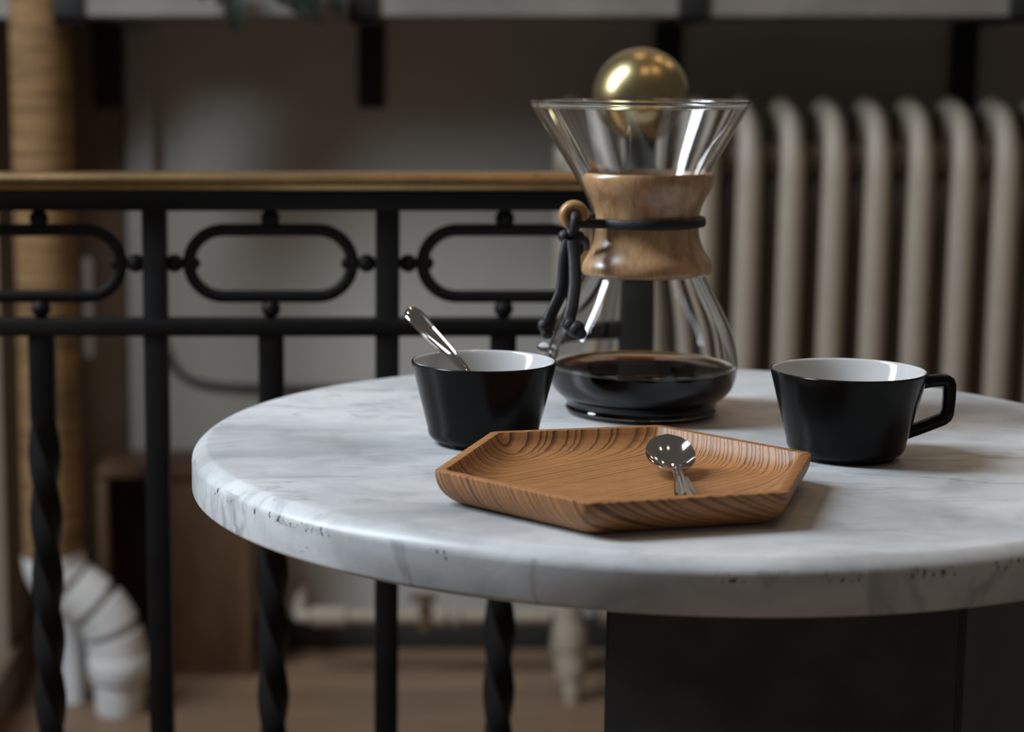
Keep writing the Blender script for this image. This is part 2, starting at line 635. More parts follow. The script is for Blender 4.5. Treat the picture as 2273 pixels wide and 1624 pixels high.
# ------------------------------------------------------------------ radiator
RAD_Y = 2.86
sp_x = (at(1866, 250, RAD_Y).x - at(1673, 250, RAD_Y).x) / 2
x0 = at(1289, 250, RAD_Y).x
ztop = at(1866, 214, RAD_Y).z
rad = thing('cast_iron_radiator', 'old beige cast iron column radiator against the wall under the shelf', 'radiator',
            (x0 + sp_x * 5, RAD_Y + 0.08, 0))
sec_me = None
zlow = 0.105
NSEC = 13
for i in range(NSEC):
    cx = x0 + sp_x * i
    if sec_me is None:
        bm = bmesh.new()
        yf, yr = RAD_Y + 0.021, RAD_Y + 0.149
        r = 0.019
        path = []
        R = 0.05
        zt, zl = ztop - r * 1.1, zlow + r
        for t in range(0, 13):                        # front top corner
            q = PI - (PI / 2) * t / 12
            path.append((cx, yf + R * 1.15 + R * 1.15 * math.cos(q), zt - 0.10 + 0.10 * math.sin(q)))
        for t in range(0, 13):
            q = PI / 2 - (PI / 2) * t / 12
            path.append((cx, yr - R + R * math.cos(q), zt - 0.10 + 0.10 * math.sin(q)))
        for t in range(0, 9):
            q = -(PI / 2) * t / 8
            path.append((cx, yr - R + R * math.cos(q), zl + R + R * math.sin(q)))
        for t in range(0, 9):
            q = -PI / 2 - (PI / 2) * t / 8
            path.append((cx, yf + R + R * math.cos(q), zl + R + R * math.sin(q)))
        rr_ = [r * interp(p[2], [zt - 0.10, zt - 0.03, zt], [1.0, 0.86, 0.66]) if p[1] < yf + 0.064 else r for p in path]
        tube(bm, path, rr_, 18, closed=True, up=(1, 0, 0), sx=1.0, sy=1.0)
        tube(bm, [(cx, (yf + yr) / 2, zl), (cx, (yf + yr) / 2, zt)], r * 0.9, 14, up=(1, 0, 0))
        # swelling where the sections join
        for zz in (zt - 0.075, zl + 0.055):
            tube(bm, [(cx - 0.027, yf + 0.06, zz), (cx - 0.02, yf + 0.06, zz), (cx + 0.02, yf + 0.06, zz), (cx + 0.027, yf + 0.06, zz)],
                 [0.02, 0.026, 0.026, 0.02], 16)
        o = finish('radiator_section', bm, M['radiator'], rad, 60, loc=(cx, RAD_Y, 0))
        sec_me = o
    else:
        o = sec_me.copy()
        o.parent = rad
        COL.objects.link(o)
        o.location = Vector((cx, RAD_Y, 0)) - rad.location
for i in range(NSEC - 1):                             # nipples joining neighbours
    cx = x0 + sp_x * (i + 0.5)
    for zz in (ztop - 0.095, zlow + 0.075):
        bm = bmesh.new()
        tube(bm, [(cx - 0.014, RAD_Y + 0.09, zz), (cx + 0.014, RAD_Y + 0.09, zz)], 0.014, 14)
        finish('joint', bm, M['radiator'], rad)
for i in (0, NSEC - 1):
    for yy in (RAD_Y + 0.022, RAD_Y + 0.148):
        cx = x0 + sp_x * i
        bm = bmesh.new()
        tube(bm, smooth_path([(cx, yy, 0.16), (cx, yy, 0.115), (cx + 0.004, yy - 0.002, 0.08), (cx + 0.006, yy - 0.006, 0.035),
                              (cx + 0.006, yy - 0.008, 0.008), (cx + 0.006, yy - 0.008, 0.0)], 4),
             [0.022] * 4 + [0.026] * 4 + [0.021] * 4 + [0.015] * 4 + [0.012] * 4 + [0.0125], 16)
        finish('foot', bm, M['radiator'], rad)

# heating pipe from the wall to the radiator's foot, with its valve
PY_ = 2.98
hp = thing('heating_pipe', 'pale heating pipe with a brass valve running low along the wall to the radiator', 'pipe',
           (at(900, 1370, PY_).x, PY_, 0))
za = at(900, 1368, PY_).z
xa, xb = at(690, 1368, PY_).x, x0 - 0.018
bm = bmesh.new()
tube(bm, [(xa, PY_, za), (xb, PY_, za)], 0.0115, 16)
tube(bm, smooth_path([(xa, PY_, za), (xa - 0.012, PY_ + 0.004, za), (xa - 0.018, PY_ + 0.02, za), (xa - 0.018, WALL_Y, za)], 6), 0.0112, 14)
finish('pipe', bm, M['radiator'], hp)
for px_, wd in ((722, 0.022), (760, 0.006), (975, 0.010), (1010, 0.006), (1115, 0.009)):
    q = at(px_, 1360, PY_).x
    bm = bmesh.new()
    tube(bm, [(q - wd, PY_, za), (q + wd, PY_, za)], 0.0165, 8 if wd < 0.01 else 18)
    finish('coupling', bm, M['radiator'], hp)
q = at(945, 1340, PY_).x
bm = bmesh.new()
tube(bm, [(q, PY_, za - 0.02), (q, PY_, za + 0.012), (q, PY_, za + 0.0125), (q, PY_, za + 0.022), (q, PY_, za + 0.026)],
     [0.014, 0.014, 0.008, 0.008, 0.008], 16)
box(bm, (q - 0.026, PY_ - 0.008, za + 0.026), (q + 0.018, PY_ + 0.008, za + 0.036), 0.003)
tag(finish('valve', bm, M['valve'], hp), 'dull brass valve with a lever')

# ------------------------------------------------------------------ rope-wrapped pipe with white plastic fittings
PP = 2.83
s_ = ppm(PP, 0.3)
cx, cz = at(118, 1240, PP).x, at(118, 1240, PP).z
pp = thing('rope_wrapped_pipe', 'upright pipe wrapped in tan rope, ending in a white plastic elbow on the floor', 'pipe',
           (at(262, 1590, PP).x, PP, 0))
bm = bmesh.new()
prof = []
r = 66 * s_
z = cz - 0.01
pitch_r = 0.0078
while z < 2.5:
    prof += [(r - 0.0016, z), (r, z + pitch_r * 0.3), (r, z + pitch_r * 0.7)]
    z += pitch_r
lathe(bm, prof, 36, (cx, PP, 0))
finish('rope_wrap', bm, M['rope'], pp, 70)
# elbow: swept along the bend, with bands
ctrl = [at(*p, PP) for p in ((118, 1228), (124, 1262), (150, 1296), (190, 1326), (228, 1362), (252, 1408), (262, 1462), (263, 1500))]
path = smooth_path(ctrl, 12)
acc = [0]
for i in range(1, len(path)):
    acc.append(acc[-1] + (path[i] - path[i - 1]).length)
tot = acc[-1]


def erad(t):
    base = 66 * s_
    for c_, w_, d_ in ((0.24, 0.024, -0.012), (0.47, 0.022, -0.014), (0.68, 0.022, -0.014)):
        if abs(t - c_) < w_:
            base += d_
    if t < 0.21:
        base = 69 * s_
    return base


dense = []
for i in range(121):
    t = tot * i / 120
    for k in range(len(acc) - 1):
        if acc[k] <= t <= acc[k + 1]:
            u = (t - acc[k]) / max(acc[k + 1] - acc[k], 1e-9)
            dense.append(path[k].lerp(path[k + 1], u))
            break
    else:
        dense.append(path[-1])
bm = bmesh.new()
tube(bm, dense, [erad(i / 120) for i in range(121)], 32, up=(0, 1, 0))
finish('elbow', bm, M['pvc'], pp, 40)
hub = at(263, 1476, PP)
bm = bmesh.new()
lathe(bm, [(0.0, hub.z + 0.022), (64 * s_, hub.z + 0.022), (69 * s_, hub.z + 0.017), (70 * s_, hub.z), (69 * s_, hub.z - 0.009), (64 * s_, hub.z - 0.014), (0, hub.z - 0.014)], 40, (hub.x, PP, 0))
finish('hub_ring', bm, M['pvc'], pp)
bm = bmesh.new()
lathe(bm, [(0, hub.z - 0.01), (55 * s_, hub.z - 0.01), (54 * s_, 0.004), (52 * s_, 0.0), (0, 0)], 40, (hub.x, PP, 0))
finish('spigot', bm, M['pvc'], pp)
st = at(163, 1400, PP + 0.05)
bm = bmesh.new()
tube(bm, [(st.x, PP + 0.05, at(163, 1330, PP + 0.05).z), (st.x, PP + 0.05, 0.0)], 29 * s_, 24)
finish('branch_pipe', bm, M['pvc'], pp)

# ------------------------------------------------------------------ brown wooden box on the floor
BX = 3.0
bl, br = at(222, 1400, BX).x, at(560, 1400, BX).x
bz = at(420, 1060, BX).z
wb = thing('wooden_box', 'brown wooden box with an open left bay standing against the wall behind the white elbow', 'box',
           ((bl + br) / 2, BX + 0.06, 0))
t_ = 0.016
yb0, yb1 = BX, WALL_Y - 0.016
mid = at(352, 1400, BX).x
for nm, lo, hi in (('side_panel', (bl, yb0, 0), (bl + t_, yb1, bz)), ('side_panel', (br - t_, yb0, 0), (br, yb1, bz)),
                   ('top_panel', (bl, yb0 - 0.004, bz), (br, yb1, bz + t_)), ('bottom_panel', (bl + t_, yb0 + 0.004, 0.0), (br - t_, yb1, t_)),
                   ('back_panel', (bl + t_, yb1 - 0.008, t_), (br - t_, yb1, bz)), ('divider', (mid, yb0 + 0.003, t_), (mid + t_, yb1 - 0.008, bz)),
                   ('front_panel', (mid + t_, yb0 + 0.002, t_), (br - t_, yb0 + t_, bz))):
    finish(nm, box(bmesh.new(), lo, hi, 0.0015), M['crate'], wb)

# ------------------------------------------------------------------ cable and white strip on the wall
cb_y = WALL_Y - 0.006
bm = bmesh.new()
pts = [at(*p, cb_y) for p in ((352, 720), (366, 770), (385, 812), (420, 842), (480, 856), (560, 860), (680, 862), (800, 861), (1000, 862), (1240, 870), (1300, 872))]
tube(bm, smooth_path(pts, 6), 0.006, 10)
cb = finish('wall_cable', bm, M['cable'], None, 60, loc=pts[0])
tag(cb, 'dark cable drooping along the pale wall behind the railing', 'cable')
ws = at(193, 680, WALL_Y - 0.03)
hw = 0.0085
bm = bmesh.new()
box(bm, (ws.x - hw, WALL_Y - 0.02, at(193, 790, WALL_Y).z), (ws.x + hw, WALL_Y, at(193, 568, WALL_Y).z), 0.004, 3)
tag(finish('cable_cover', bm, M['pvc'], None, loc=(ws.x, WALL_Y, at(193, 790, WALL_Y).z)),
    'short white upright plastic cable cover on the wall right of the rope-wrapped pipe', 'cable cover')

# ------------------------------------------------------------------ plant on the shelf, leaves hanging over its edge
zs = zb + 0.034
pb = at(600, 0, SH_Y + 0.1)
pl = thing('potted_plant', 'potted plant with dark green leaves trailing over the shelf edge', 'plant', (pb.x, SH_Y + 0.1, zs))
bm = bmesh.new()
lathe(bm, [(0, zs), (0.05, zs), (0.053, zs + 0.004), (0.066, zs + 0.10), (0.066, zs + 0.104), (0.060, zs + 0.104), (0.056, zs + 0.09), (0, zs + 0.09)],
      32, (pb.x, SH_Y + 0.1, 0))
finish('pot', bm, M['pot'], pl)


def leaf_bm(base, tip, width, sag=0.01, nrm=Vector((0, -1, 0.2))):
    bm = bmesh.new()
    base, tip = Vector(base), Vector(tip)
    d = tip - base
    side = d.cross(nrm).normalized()
    nn = side.cross(d).normalized()
    rows = []
    N = 8
    for i in range(N + 1):
        t = i / N
        wv = width * math.sin(PI * min(1, t ** 0.75)) ** 0.8 if 0 < t < 1 else 0.0008
        c = base + d * t + nn * (sag * math.sin(PI * t))
        rows.append([bm.verts.new(c - side * wv + nn * wv * 0.25), bm.verts.new(c), bm.verts.new(c + side * wv + nn * wv * 0.25)])
    for i in range(N):
        for k in range(2):
            bm.faces.new((rows[i][k], rows[i][k + 1], rows[i + 1][k + 1], rows[i + 1][k]))
    bmesh.ops.solidify(bm, geom=bm.faces[:], thickness=0.0008)
    return bm


top = Vector((pb.x, SH_Y + 0.1, zs + 0.09))
LY = SH_Y - 0.02
for (bx, by), (tx, ty), wd in (((520, -40), (524, 74), 0.017), ((470, -45), (446, 2), 0.014), ((500, -30), (482, 12), 0.012),
                              ((655, -45), (672, 40), 0.024), ((700, -50), (690, 36), 0.018), ((640, -20), (716, 56), 0.012),
                              ((740, -40), (757, 38), 0.013), ((610, -60), (628, 14), 0.016)):
    A, B = at(bx, by, LY), at(tx, ty, LY - 0.01)
    lf = finish('leaf', leaf_bm(A, B, wd), M['leaf'], pl, 60)
    bm = bmesh.new()
    tube(bm, smooth_path([top + Vector((random.uniform(-.02, .02), 0, 0)), (top + A) / 2 + Vector((0, -0.01, 0.05)), A], 5), 0.0016, 6)
    finish('stem', bm, M['stem'], pl)

# ------------------------------------------------------------------ railing
RY = 1.65
rs = ppm(RY, 0.8)
z_bt, z_bb, z_bar, z_lt, z_lb = (at(600, v, RY).z for v in (381, 420, 466, 706, 743))
xl, xr = at(-420, 500, RY).x, at(1420, 420, RY).x
rl = thing('iron_railing', 'black wrought iron railing with oval rings, brass handrail and brass ball on its end post', 'railing', (xr, RY, 0))
# moulded brass handrail, swept along x
bm = bmesh.new()
h = z_bt - z_bb
sec = [(-0.016, 0), (-0.019, 0.001), (-0.0195, 0.0045), (-0.0165, 0.0055), (-0.0165, 0.0065), (-0.0205, 0.0075), (-0.0205, 0.0105),
       (-0.016, h - 0.0008), (-0.009, h), (0.009, h), (0.016, h - 0.0008), (0.0205, 0.0105), (0.0205, 0.0075), (0.0165, 0.0065), (0.0165, 0.0055), (0.0195, 0.0045), (0.019, 0.001), (0.016, 0)]
va = [bm.verts.new((xl, RY + a_, z_bb + b_)) for a_, b_ in sec]
vb = [bm.verts.new((xr, RY + a_, z_bb + b_)) for a_, b_ in sec]
for i in range(len(sec)):
    j = (i + 1) % len(sec)
    bm.faces.new((va[i], va[j], vb[j], vb[i]))
bm.faces.new(va)
bm.faces.new(list(reversed(vb)))
tag(finish('handrail', bm, M['brass_rail'], rl, 25), 'moulded brass handrail')
finish('upper_bar', box(bmesh.new(), (xl, RY - 0.011, z_bar), (xr, RY + 0.011, z_bb), 0.0015), M['iron'], rl)
finish('lower_bar', box(bmesh.new(), (xl, RY - 0.012, z_lb), (xr, RY + 0.012, z_lt), 0.0018), M['iron'], rl)
finish('bottom_bar', box(bmesh.new(), (xl, RY - 0.012, 0.085), (xr, RY + 0.012, 0.102), 0.0018), M['iron'], rl)
half = 26.5 * rs
for px_ in (-170, 345, 860):
    c = at(px_, 600, RY).x
    finish('baluster', box(bmesh.new(), (c - half, RY - half, 0.095), (c + half, RY + half, z_bar + 0.001), 0.0012), M['iron'], rl)
zc_o = at(600, 584, RY).z
for px_ in (-425, 89, 601, 1119):
    c = at(px_, 600, RY).x
    # twisted lower baluster
    bm = bmesh.new()
    hh = 28.5 * rs
    zt_, z1, z2, z3 = z_lb + 0.001, at(603, 925, RY).z, 0.16, 0.095
    rows = []
    NZ = 150
    for i in range(NZ + 1):
        zz = zt_ + (z3 - zt_) * i / NZ
        tw = max(0.0, min(z1 - zz, z1 - z2)) / 0.0555 * (PI / 2)
        row = []
        for q in range(12):
            aa = 2 * PI * q / 12 + PI / 12
            ca, sa = math.cos(aa), math.sin(aa)
            e = 2 / 7.0
            x_, y_ = math.copysign(abs(ca) ** e, ca) * hh, math.copysign(abs(sa) ** e, sa) * hh
            row.append(bm.verts.new((c + x_ * math.cos(tw) - y_ * math.sin(tw), RY + x_ * math.sin(tw) + y_ * math.cos(tw), zz)))
        rows.append(row)
    for i in range(NZ):
        for q in range(12):
            j = (q + 1) % 12
            bm.faces.new((rows[i][q], rows[i][j], rows[i + 1][j], rows[i + 1][q]))
    bm.faces.new(rows[0])
    bm.faces.new(list(reversed(rows[-1])))
    finish('twisted_baluster', bm, M['iron'], rl, 50)
    # oval ring
    path = []
    A_, B_ = 181 * rs, 74 * rs
    S_ = 104 * rs
    for sg in (1, -1):
        for i in range(25):
            q = -PI / 2 + PI * i / 24
            path.append((c + sg * (S_ + (A_ - S_) * math.cos(q)), RY, zc_o + sg * B_ * math.sin(q)))
        for i in range(1, 6):
            path.append((c + sg * S_ * (1 - i / 3), RY, zc_o + sg * B_))
    bm = bmesh.new()
    tube(bm, path, 14 * rs, 12, closed=True, up=(0, 1, 0), power=3.0)
    finish('oval_ring', bm, M['iron'], rl, 50)
    for dx, zz, rr in ((0, (z_bar + zc_o + B_) / 2 + 3 * rs, 21.5), (0, (z_lt + zc_o - B_) / 2 - 3 * rs, 21.5), (-213 * rs, zc_o, 20.5), (213 * rs, zc_o, 20.5),
                       (-170 * rs, zc_o, 14.5), (170 * rs, zc_o, 14.5)):
        bm = bmesh.new()
        ball(bm, (c + dx, RY, zz), rr * rs, 16, 10)
        if abs(dx) > 200 * rs:
            sgn = 1 if dx > 0 else -1
            tube(bm, [(c + dx - sgn * 25 * rs, RY, zz), (c + dx + sgn * 32 * rs, RY, zz)], 11 * rs, 10)
        finish('connector_ball', bm, M['iron'], rl, 60)
# end post with the brass ball
nx = at(1417, 420, RY).x
nh = 40 * rs
finish('newel_post', box(bmesh.new(), (nx - nh, RY - nh, 0.0), (nx + nh, RY + nh, z_bb + 0.004), 0.002), M['iron'], rl)
bc = at(1416, 213, RY)
br_ = 106 * ppm(RY, bc.z)
bm = bmesh.new()
zn = z_bb + 0.004
lathe(bm, [(0, zn), (0.0195, zn), (0.0205, zn + 0.004), (0.0200, zn + 0.009), (0.0172, zn + 0.014), (0.0160, zn + 0.020), (0.0160, bc.z - br_ + 0.002), (0.018, bc.z - br_ + 0.006), (0, bc.z - br_ + 0.010)],
      32, (nx, RY, 0))
finish('finial_neck', bm, M['iron'], rl)
bm = bmesh.new()
ball(bm, (nx, RY, bc.z), br_, 64, 40)
tag(finish('ball_finial', bm, M['brass_ball'], rl, 80), 'large aged brass ball')

# ------------------------------------------------------------------ marble table
TX, TY, TR, TT, TZ = 0.2077, 1.2225, 0.3082, 0.0296, 0.74
tb = thing('bistro_table', 'round white marble bistro table on a black steel pedestal', 'table', (TX, TY, 0))
prof = [(0, 0)]
prof += [(TR * q, 0) for q in (0.3, 0.6, 0.85, 0.95)]
prof += [(TR - 0.0104, 0), (TR - 0.0092, -0.00015), (TR - 0.0080, -0.0006), (TR - 0.0060, -0.0017), (TR - 0.0040, -0.0031), (TR - 0.0022, -0.0047),
         (TR - 0.0011, -0.0060), (TR - 0.0004, -0.0073), (TR, -0.0090)]
prof.append((TR, -TT * 0.6))
e2 = 0.003
for i in range(6):
    q = (PI / 2) * i / 5
    prof.append((TR - e2 + e2 * math.cos(q), -TT + e2 - e2 * math.sin(q)))
prof += [(TR * 0.5, -TT), (0, -TT)]
bm = bmesh.new()
lathe(bm, prof, 160, (TX, TY, TZ))
finish('tabletop', bm, M['marble'], tb, 50, loc=(TX, TY, TZ))
# pedestal: a square steel column seen on its corner
pl_ = at(1340, 1400, 1.22)
pf_ = at(2142, 1400, 1.10)
ex, ey = pf_.x - pl_.x, pf_.y - pl_.y
corners = [(pl_.x, pl_.y), (pf_.x, pf_.y), (pf_.x - ey, pf_.y + ex), (pl_.x - ey, pl_.y + ex)]
bm = bmesh.new()
lo = [bm.verts.new((x_, y_, 0.02)) for x_, y_ in corners]
hi = [bm.verts.new((x_, y_, TZ - TT - 0.008)) for x_, y_ in corners]
for i in range(4):
    j = (i + 1) % 4
    bm.faces.new((lo[i], lo[j], hi[j], hi[i]))
bm.faces.new(hi)
bm.faces.new(list(reversed(lo)))
bmesh.ops.bevel(bm, geom=bm.edges[:], offset=0.004, segments=3, affect='EDGES')
finish('pedestal', bm, M['black_steel'], tb)
pcx, pcy = sum(c[0] for c in corners) / 4, sum(c[1] for c in corners) / 4
bm = bmesh.new()
lathe(bm, [(0, TZ - TT - 0.008), (0.17, TZ - TT - 0.008), (0.17, TZ - TT), (0, TZ - TT)], 48, (TX + 0.02, TY, 0))
finish('mounting_plate', bm, M['black_steel'], tb)
bm = bmesh.new()
lathe(bm, [(0, 0), (0.25, 0), (0.25, 0.008), (0.24, 0.014), (0.10, 0.022), (0, 0.022)], 64, (TX + 0.06, TY, 0))
finish('base_plate', bm, M['black_steel'], tb)

# ------------------------------------------------------------------ coffee carafe
CX, CY = 0.2017, 1.316


def zc(y_):
    return at(1422, y_, CY).z


def rc(p_, y_):
    return p_ * ppm(CY, zc(y_))


z0 = TZ
off = TZ - zc(914)
outer_px = [(163, 911), (167, 902), (164, 893), (170, 882), (188, 867), (202, 846), (208.5, 815), (207, 782), (196, 735), (176, 690),
            (151, 643), (133, 607), (117, 570), (107, 530), (104, 495), (107, 460), (118, 426), (137, 388), (152, 360), (190, 292), (224, 231)]
outer = spline([(rc(a_, b_), zc(b_) + off) for a_, b_ in outer_px], 4)
T = 0.0024


def spout(k, r_, z_, a_):
    """the pouring groove on the left side of the funnel"""
    d = math.atan2(math.sin(a_ - PI), math.cos(a_ - PI))
    f_ = max(0.0, min(1.0, (z_ - zc(590)) / (zc(231) - zc(590))))
    amp = rc(36, 300) * (f_ ** 0.75)
    g = math.exp(-(d / 0.20) ** 2)
    return r_ + amp * g


prof = [(0, TZ + 0.0010), (rc(120, 914), TZ + 0.0008), (rc(140, 914), TZ + 0.0), (rc(154, 914), TZ + 0.0)] + outer
rim_r, rim_z = outer[-1]
prof += [(rim_r + 0.0008, rim_z + 0.0010), (rim_r + 0.0006, rim_z + 0.0022), (rim_r - 0.0008, rim_z + 0.0026), (rim_r - 0.0020, rim_z + 0.0016)]
inner = []
for i in range(len(outer) - 1, -1, -1):
    a_ = outer[max(i - 1, 0)]
    b_ = outer[min(i + 1, len(outer) - 1)]
    tx, tz = b_[0] - a_[0], b_[1] - a_[1]
    L = math.hypot(tx, tz)
    inner.append((outer[i][0] - tz / L * T, outer[i][1] + tx / L * T))
inner_ok = [p for p in inner if p[1] > TZ + 0.0046]
zl_ = zc(815) + off                                    # coffee level
rl_ = interp(zl_, [p[1] for p in sorted(inner_ok, key=lambda q: q[1])], [p[0] for p in sorted(inner_ok, key=lambda q: q[1])])
# below the coffee level the wall is wetted: the surface there is the coffee's own face with its small meniscus
prof += [p for p in inner_ok if p[1] > zl_ + 0.0011]
prof += [(rl_ - 0.0001, zl_ + 0.0007), (rl_ - 0.0006, zl_ + 0.0002), (rl_ - 0.0016, zl_), (rl_ * 0.5, zl_), (0, zl_)]
cf = thing('coffee_carafe', 'hourglass glass coffee carafe with wooden collar and leather tie behind the tray', 'carafe', (CX, CY, TZ))
bm = bmesh.new()
lathe(bm, prof, 160, (CX, CY, 0), spout)
nb = at(1206, 772, CY)                                 # the small glass button
gb = finish('glass_body', bm, M['glass'], cf, 60)
bm = bmesh.new()
rb = interp(nb.z, [p[1] for p in sorted(outer, key=lambda q: q[1])], [p[0] for p in sorted(outer, key=lambda q: q[1])])
ball(bm, (CX - rb - 0.0046, CY, nb.z), 0.0042, 20, 14)
finish('glass_button', bm, M['glass'], cf, 70)

# wooden collar hugging the neck, open on the spout side
co = [(141, 381), (145, 382.5), (148, 389), (148, 399), (145.5, 410), (138, 427), (127, 447), (119.5, 470), (117, 490), (118, 512), (123, 535), (132.5, 557), (143.5, 575),
      (147.5, 590), (146, 601), (141, 606), (137, 607)]
ci = [(132, 600), (120.5, 570), (110.5, 530), (107.5, 495), (110.5, 460), (121.5, 426), (139, 390)]
cprof = [(rc(a_, b_), zc(b_) + off) for a_, b_ in co]
cprof = spline(cprof, 3) + [(rc(a_ + 1, b_), zc(b_) + off) for a_, b_ in ci]
cprof.append(cprof[0])
bm = bmesh.new()
ga = math.radians(15)
rows = lathe(bm, cprof[:-1], 110, (CX, CY, 0), None, PI + ga, PI + 2 * PI - ga)
A0 = [r_[0] for r_ in rows]
A1 = [r_[-1] for r_ in rows]
nn_ = 110
for i in range(nn_):
    bm.faces.new((rows[-1][i], rows[-1][i + 1], rows[0][i + 1], rows[0][i]))
bm.faces.new(A0)
bm.faces.new(list(reversed(A1)))
finish('wooden_collar', bm, M['collar'], cf, 45)

# leather band round the waist, bead, knots and tails
zw = zc(490) + off
rw = rc(119.5, 490)
cr = 0.0033
bx_ = at(1274, 478, CY - 0.026)
bead_c = Vector((bx_.x, CY - 0.024, bx_.z))
bm = bmesh.new()
pts = []
for i in range(61):
    a_ = math.radians(217 + (360 - 64) * i / 60)
    pts.append((CX + (rw + cr * 0.6) * math.cos(a_), CY + (rw + cr * 0.6) * math.sin(a_), zw))
pts = [Vector((bead_c.x + 0.001, bead_c.y - 0.004, zw + 0.0008))] + [Vector(p) for p in pts]
pts += [Vector((bead_c.x + 0.002, bead_c.y + 0.008, zw + 0.0008))]
tube(bm, pts, cr, 12, up=(0, 0, 1), sx=0.65, sy=1.0, power=3.0)
finish('leather_band', bm, M['cord'], cf, 60)
bm = bmesh.new()
pts = []
for i in range(40):
    q = 2 * PI * i / 40
    pts.append(bead_c + Vector((math.cos(q) * 0.0062, 0, math.sin(q) * 0.0062)))
tube(bm, pts, 0.0040, 16, closed=True, up=(0, 1, 0), sx=1.0, sy=1.25)
finish('wooden_bead', bm, M['bead'], cf, 80)
# loop through the bead down to the knot
kn = at(1268, 527, CY - 0.030)
kn = Vector((kn.x, CY - 0.030, kn.z))
bm = bmesh.new()
tube(bm, smooth_path([bead_c + Vector((0.001, 0.009, -0.002)), bead_c + Vector((0.0006, 0, 0.0002)), bead_c + Vector((0.0003, -0.0075, -0.001)), bead_c + Vector((-0.0004, -0.0085, -0.008)), kn], 6), 0.0034, 12)
for dx, dz in ((-0.0042, 0.0008), (0.0045, 0.0), (0, 0.002)):
    ball(bm, kn + Vector((dx, 0, dz)), 0.0046, 14, 10)
tube(bm, smooth_path([kn + Vector((0.003, -0.001, 0.0)), kn + Vector((0.010, 0.004, -0.002)), kn + Vector((0.012, 0.012, -0.008))], 5), 0.0024, 10)
finish('knot', bm, M['cord'], cf, 70)


def tail(ctrl_px, Ys, knot_r):
    bm = bmesh.new()
    p_ = [Vector((at(x_, y_, Y_).x, Y_, at(x_, y_, Y_).z)) for (x_, y_), Y_ in zip(ctrl_px, Ys)]
    tube(bm, smooth_path(p_, 6), 0.0039, 12, up=(0, 1, 0), sx=1.05, sy=0.7, power=3)
    return bm, p_


rtail = CY - 0.036
bm, p_ = tail([(1262, 532), (1254, 570), (1250, 620), (1243, 655), (1222, 700), (1212, 735)], [rtail + 0.004, rtail + .002, rtail, rtail - 0.002, rtail - 0.004, rtail - 0.006], 0.006)
for q, r_ in ((Vector((-0.001, 0, 0.004)), 0.0048), (Vector((0.0005, 0, -0.001)), 0.0044)):
    ball(bm, p_[-1] + q, r_, 14, 10)
finish('cord_tail', bm, M['cord'], cf, 60)
bm, p_ = tail([(1271, 535), (1275, 575), (1276, 630), (1270, 680), (1264, 712), (1275, 740)], [rtail - 0.001, rtail - .006, rtail - 0.014, rtail - 0.022, rtail - 0.026, rtail - 0.029], 0.006)
for q, r_ in ((Vector((-0.0035, 0, 0.006)), 0.0046), (Vector((0.001, -0.001, 0.003)), 0.0058), (Vector((0.004, 0, 0.000)), 0.0042)):
    ball(bm, p_[-1] + q, r_, 14, 10)
tube(bm, [p_[-1] + Vector((-0.003, 0, 0.006)), p_[-1] + Vector((-0.0075, -0.001, 0.0085))], [0.003, 0.0018], 10)
finish('cord_tail', bm, M['cord'], cf, 60)

# coffee inside
ins = sorted([p for p in inner_ok if p[1] <= zl_], key=lambda q: q[1])
cp_ = [(0, TZ + 0.0036), (rc(120, 914), TZ + 0.0034), (rc(146, 914), TZ + 0.0036)] + [p for p in ins if p[1] < zl_ - 0.0012]
cp_ += [(rl_ - 0.0002, zl_ - 0.0004), (rl_ - 0.0030, zl_ - 0.0003), (rl_ * 0.5, zl_ - 0.0003), (0, zl_ - 0.0003)]
bm = bmesh.new()
lathe(bm, cp_, 160, (CX, CY, 0))
ck = finish('coffee', bm, M['coffee'], None, 40, loc=(CX, CY, TZ + 0.0034))
bm = bmesh.new()  # bubbles, and light through the thin coffee edge painted as an amber ring
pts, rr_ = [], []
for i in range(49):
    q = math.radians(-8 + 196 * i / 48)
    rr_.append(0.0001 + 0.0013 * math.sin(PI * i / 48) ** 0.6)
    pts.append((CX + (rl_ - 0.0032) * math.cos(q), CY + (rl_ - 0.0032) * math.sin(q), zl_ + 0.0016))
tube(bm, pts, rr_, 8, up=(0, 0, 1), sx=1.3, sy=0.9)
tag(finish('amber_light_edge', bm, M['edge_tint'], ck, 80), 'amber line of bubbles and painted light along the far edge')
tag(ck, 'black coffee with an amber edge filling the bottom of the glass carafe', 'coffee')


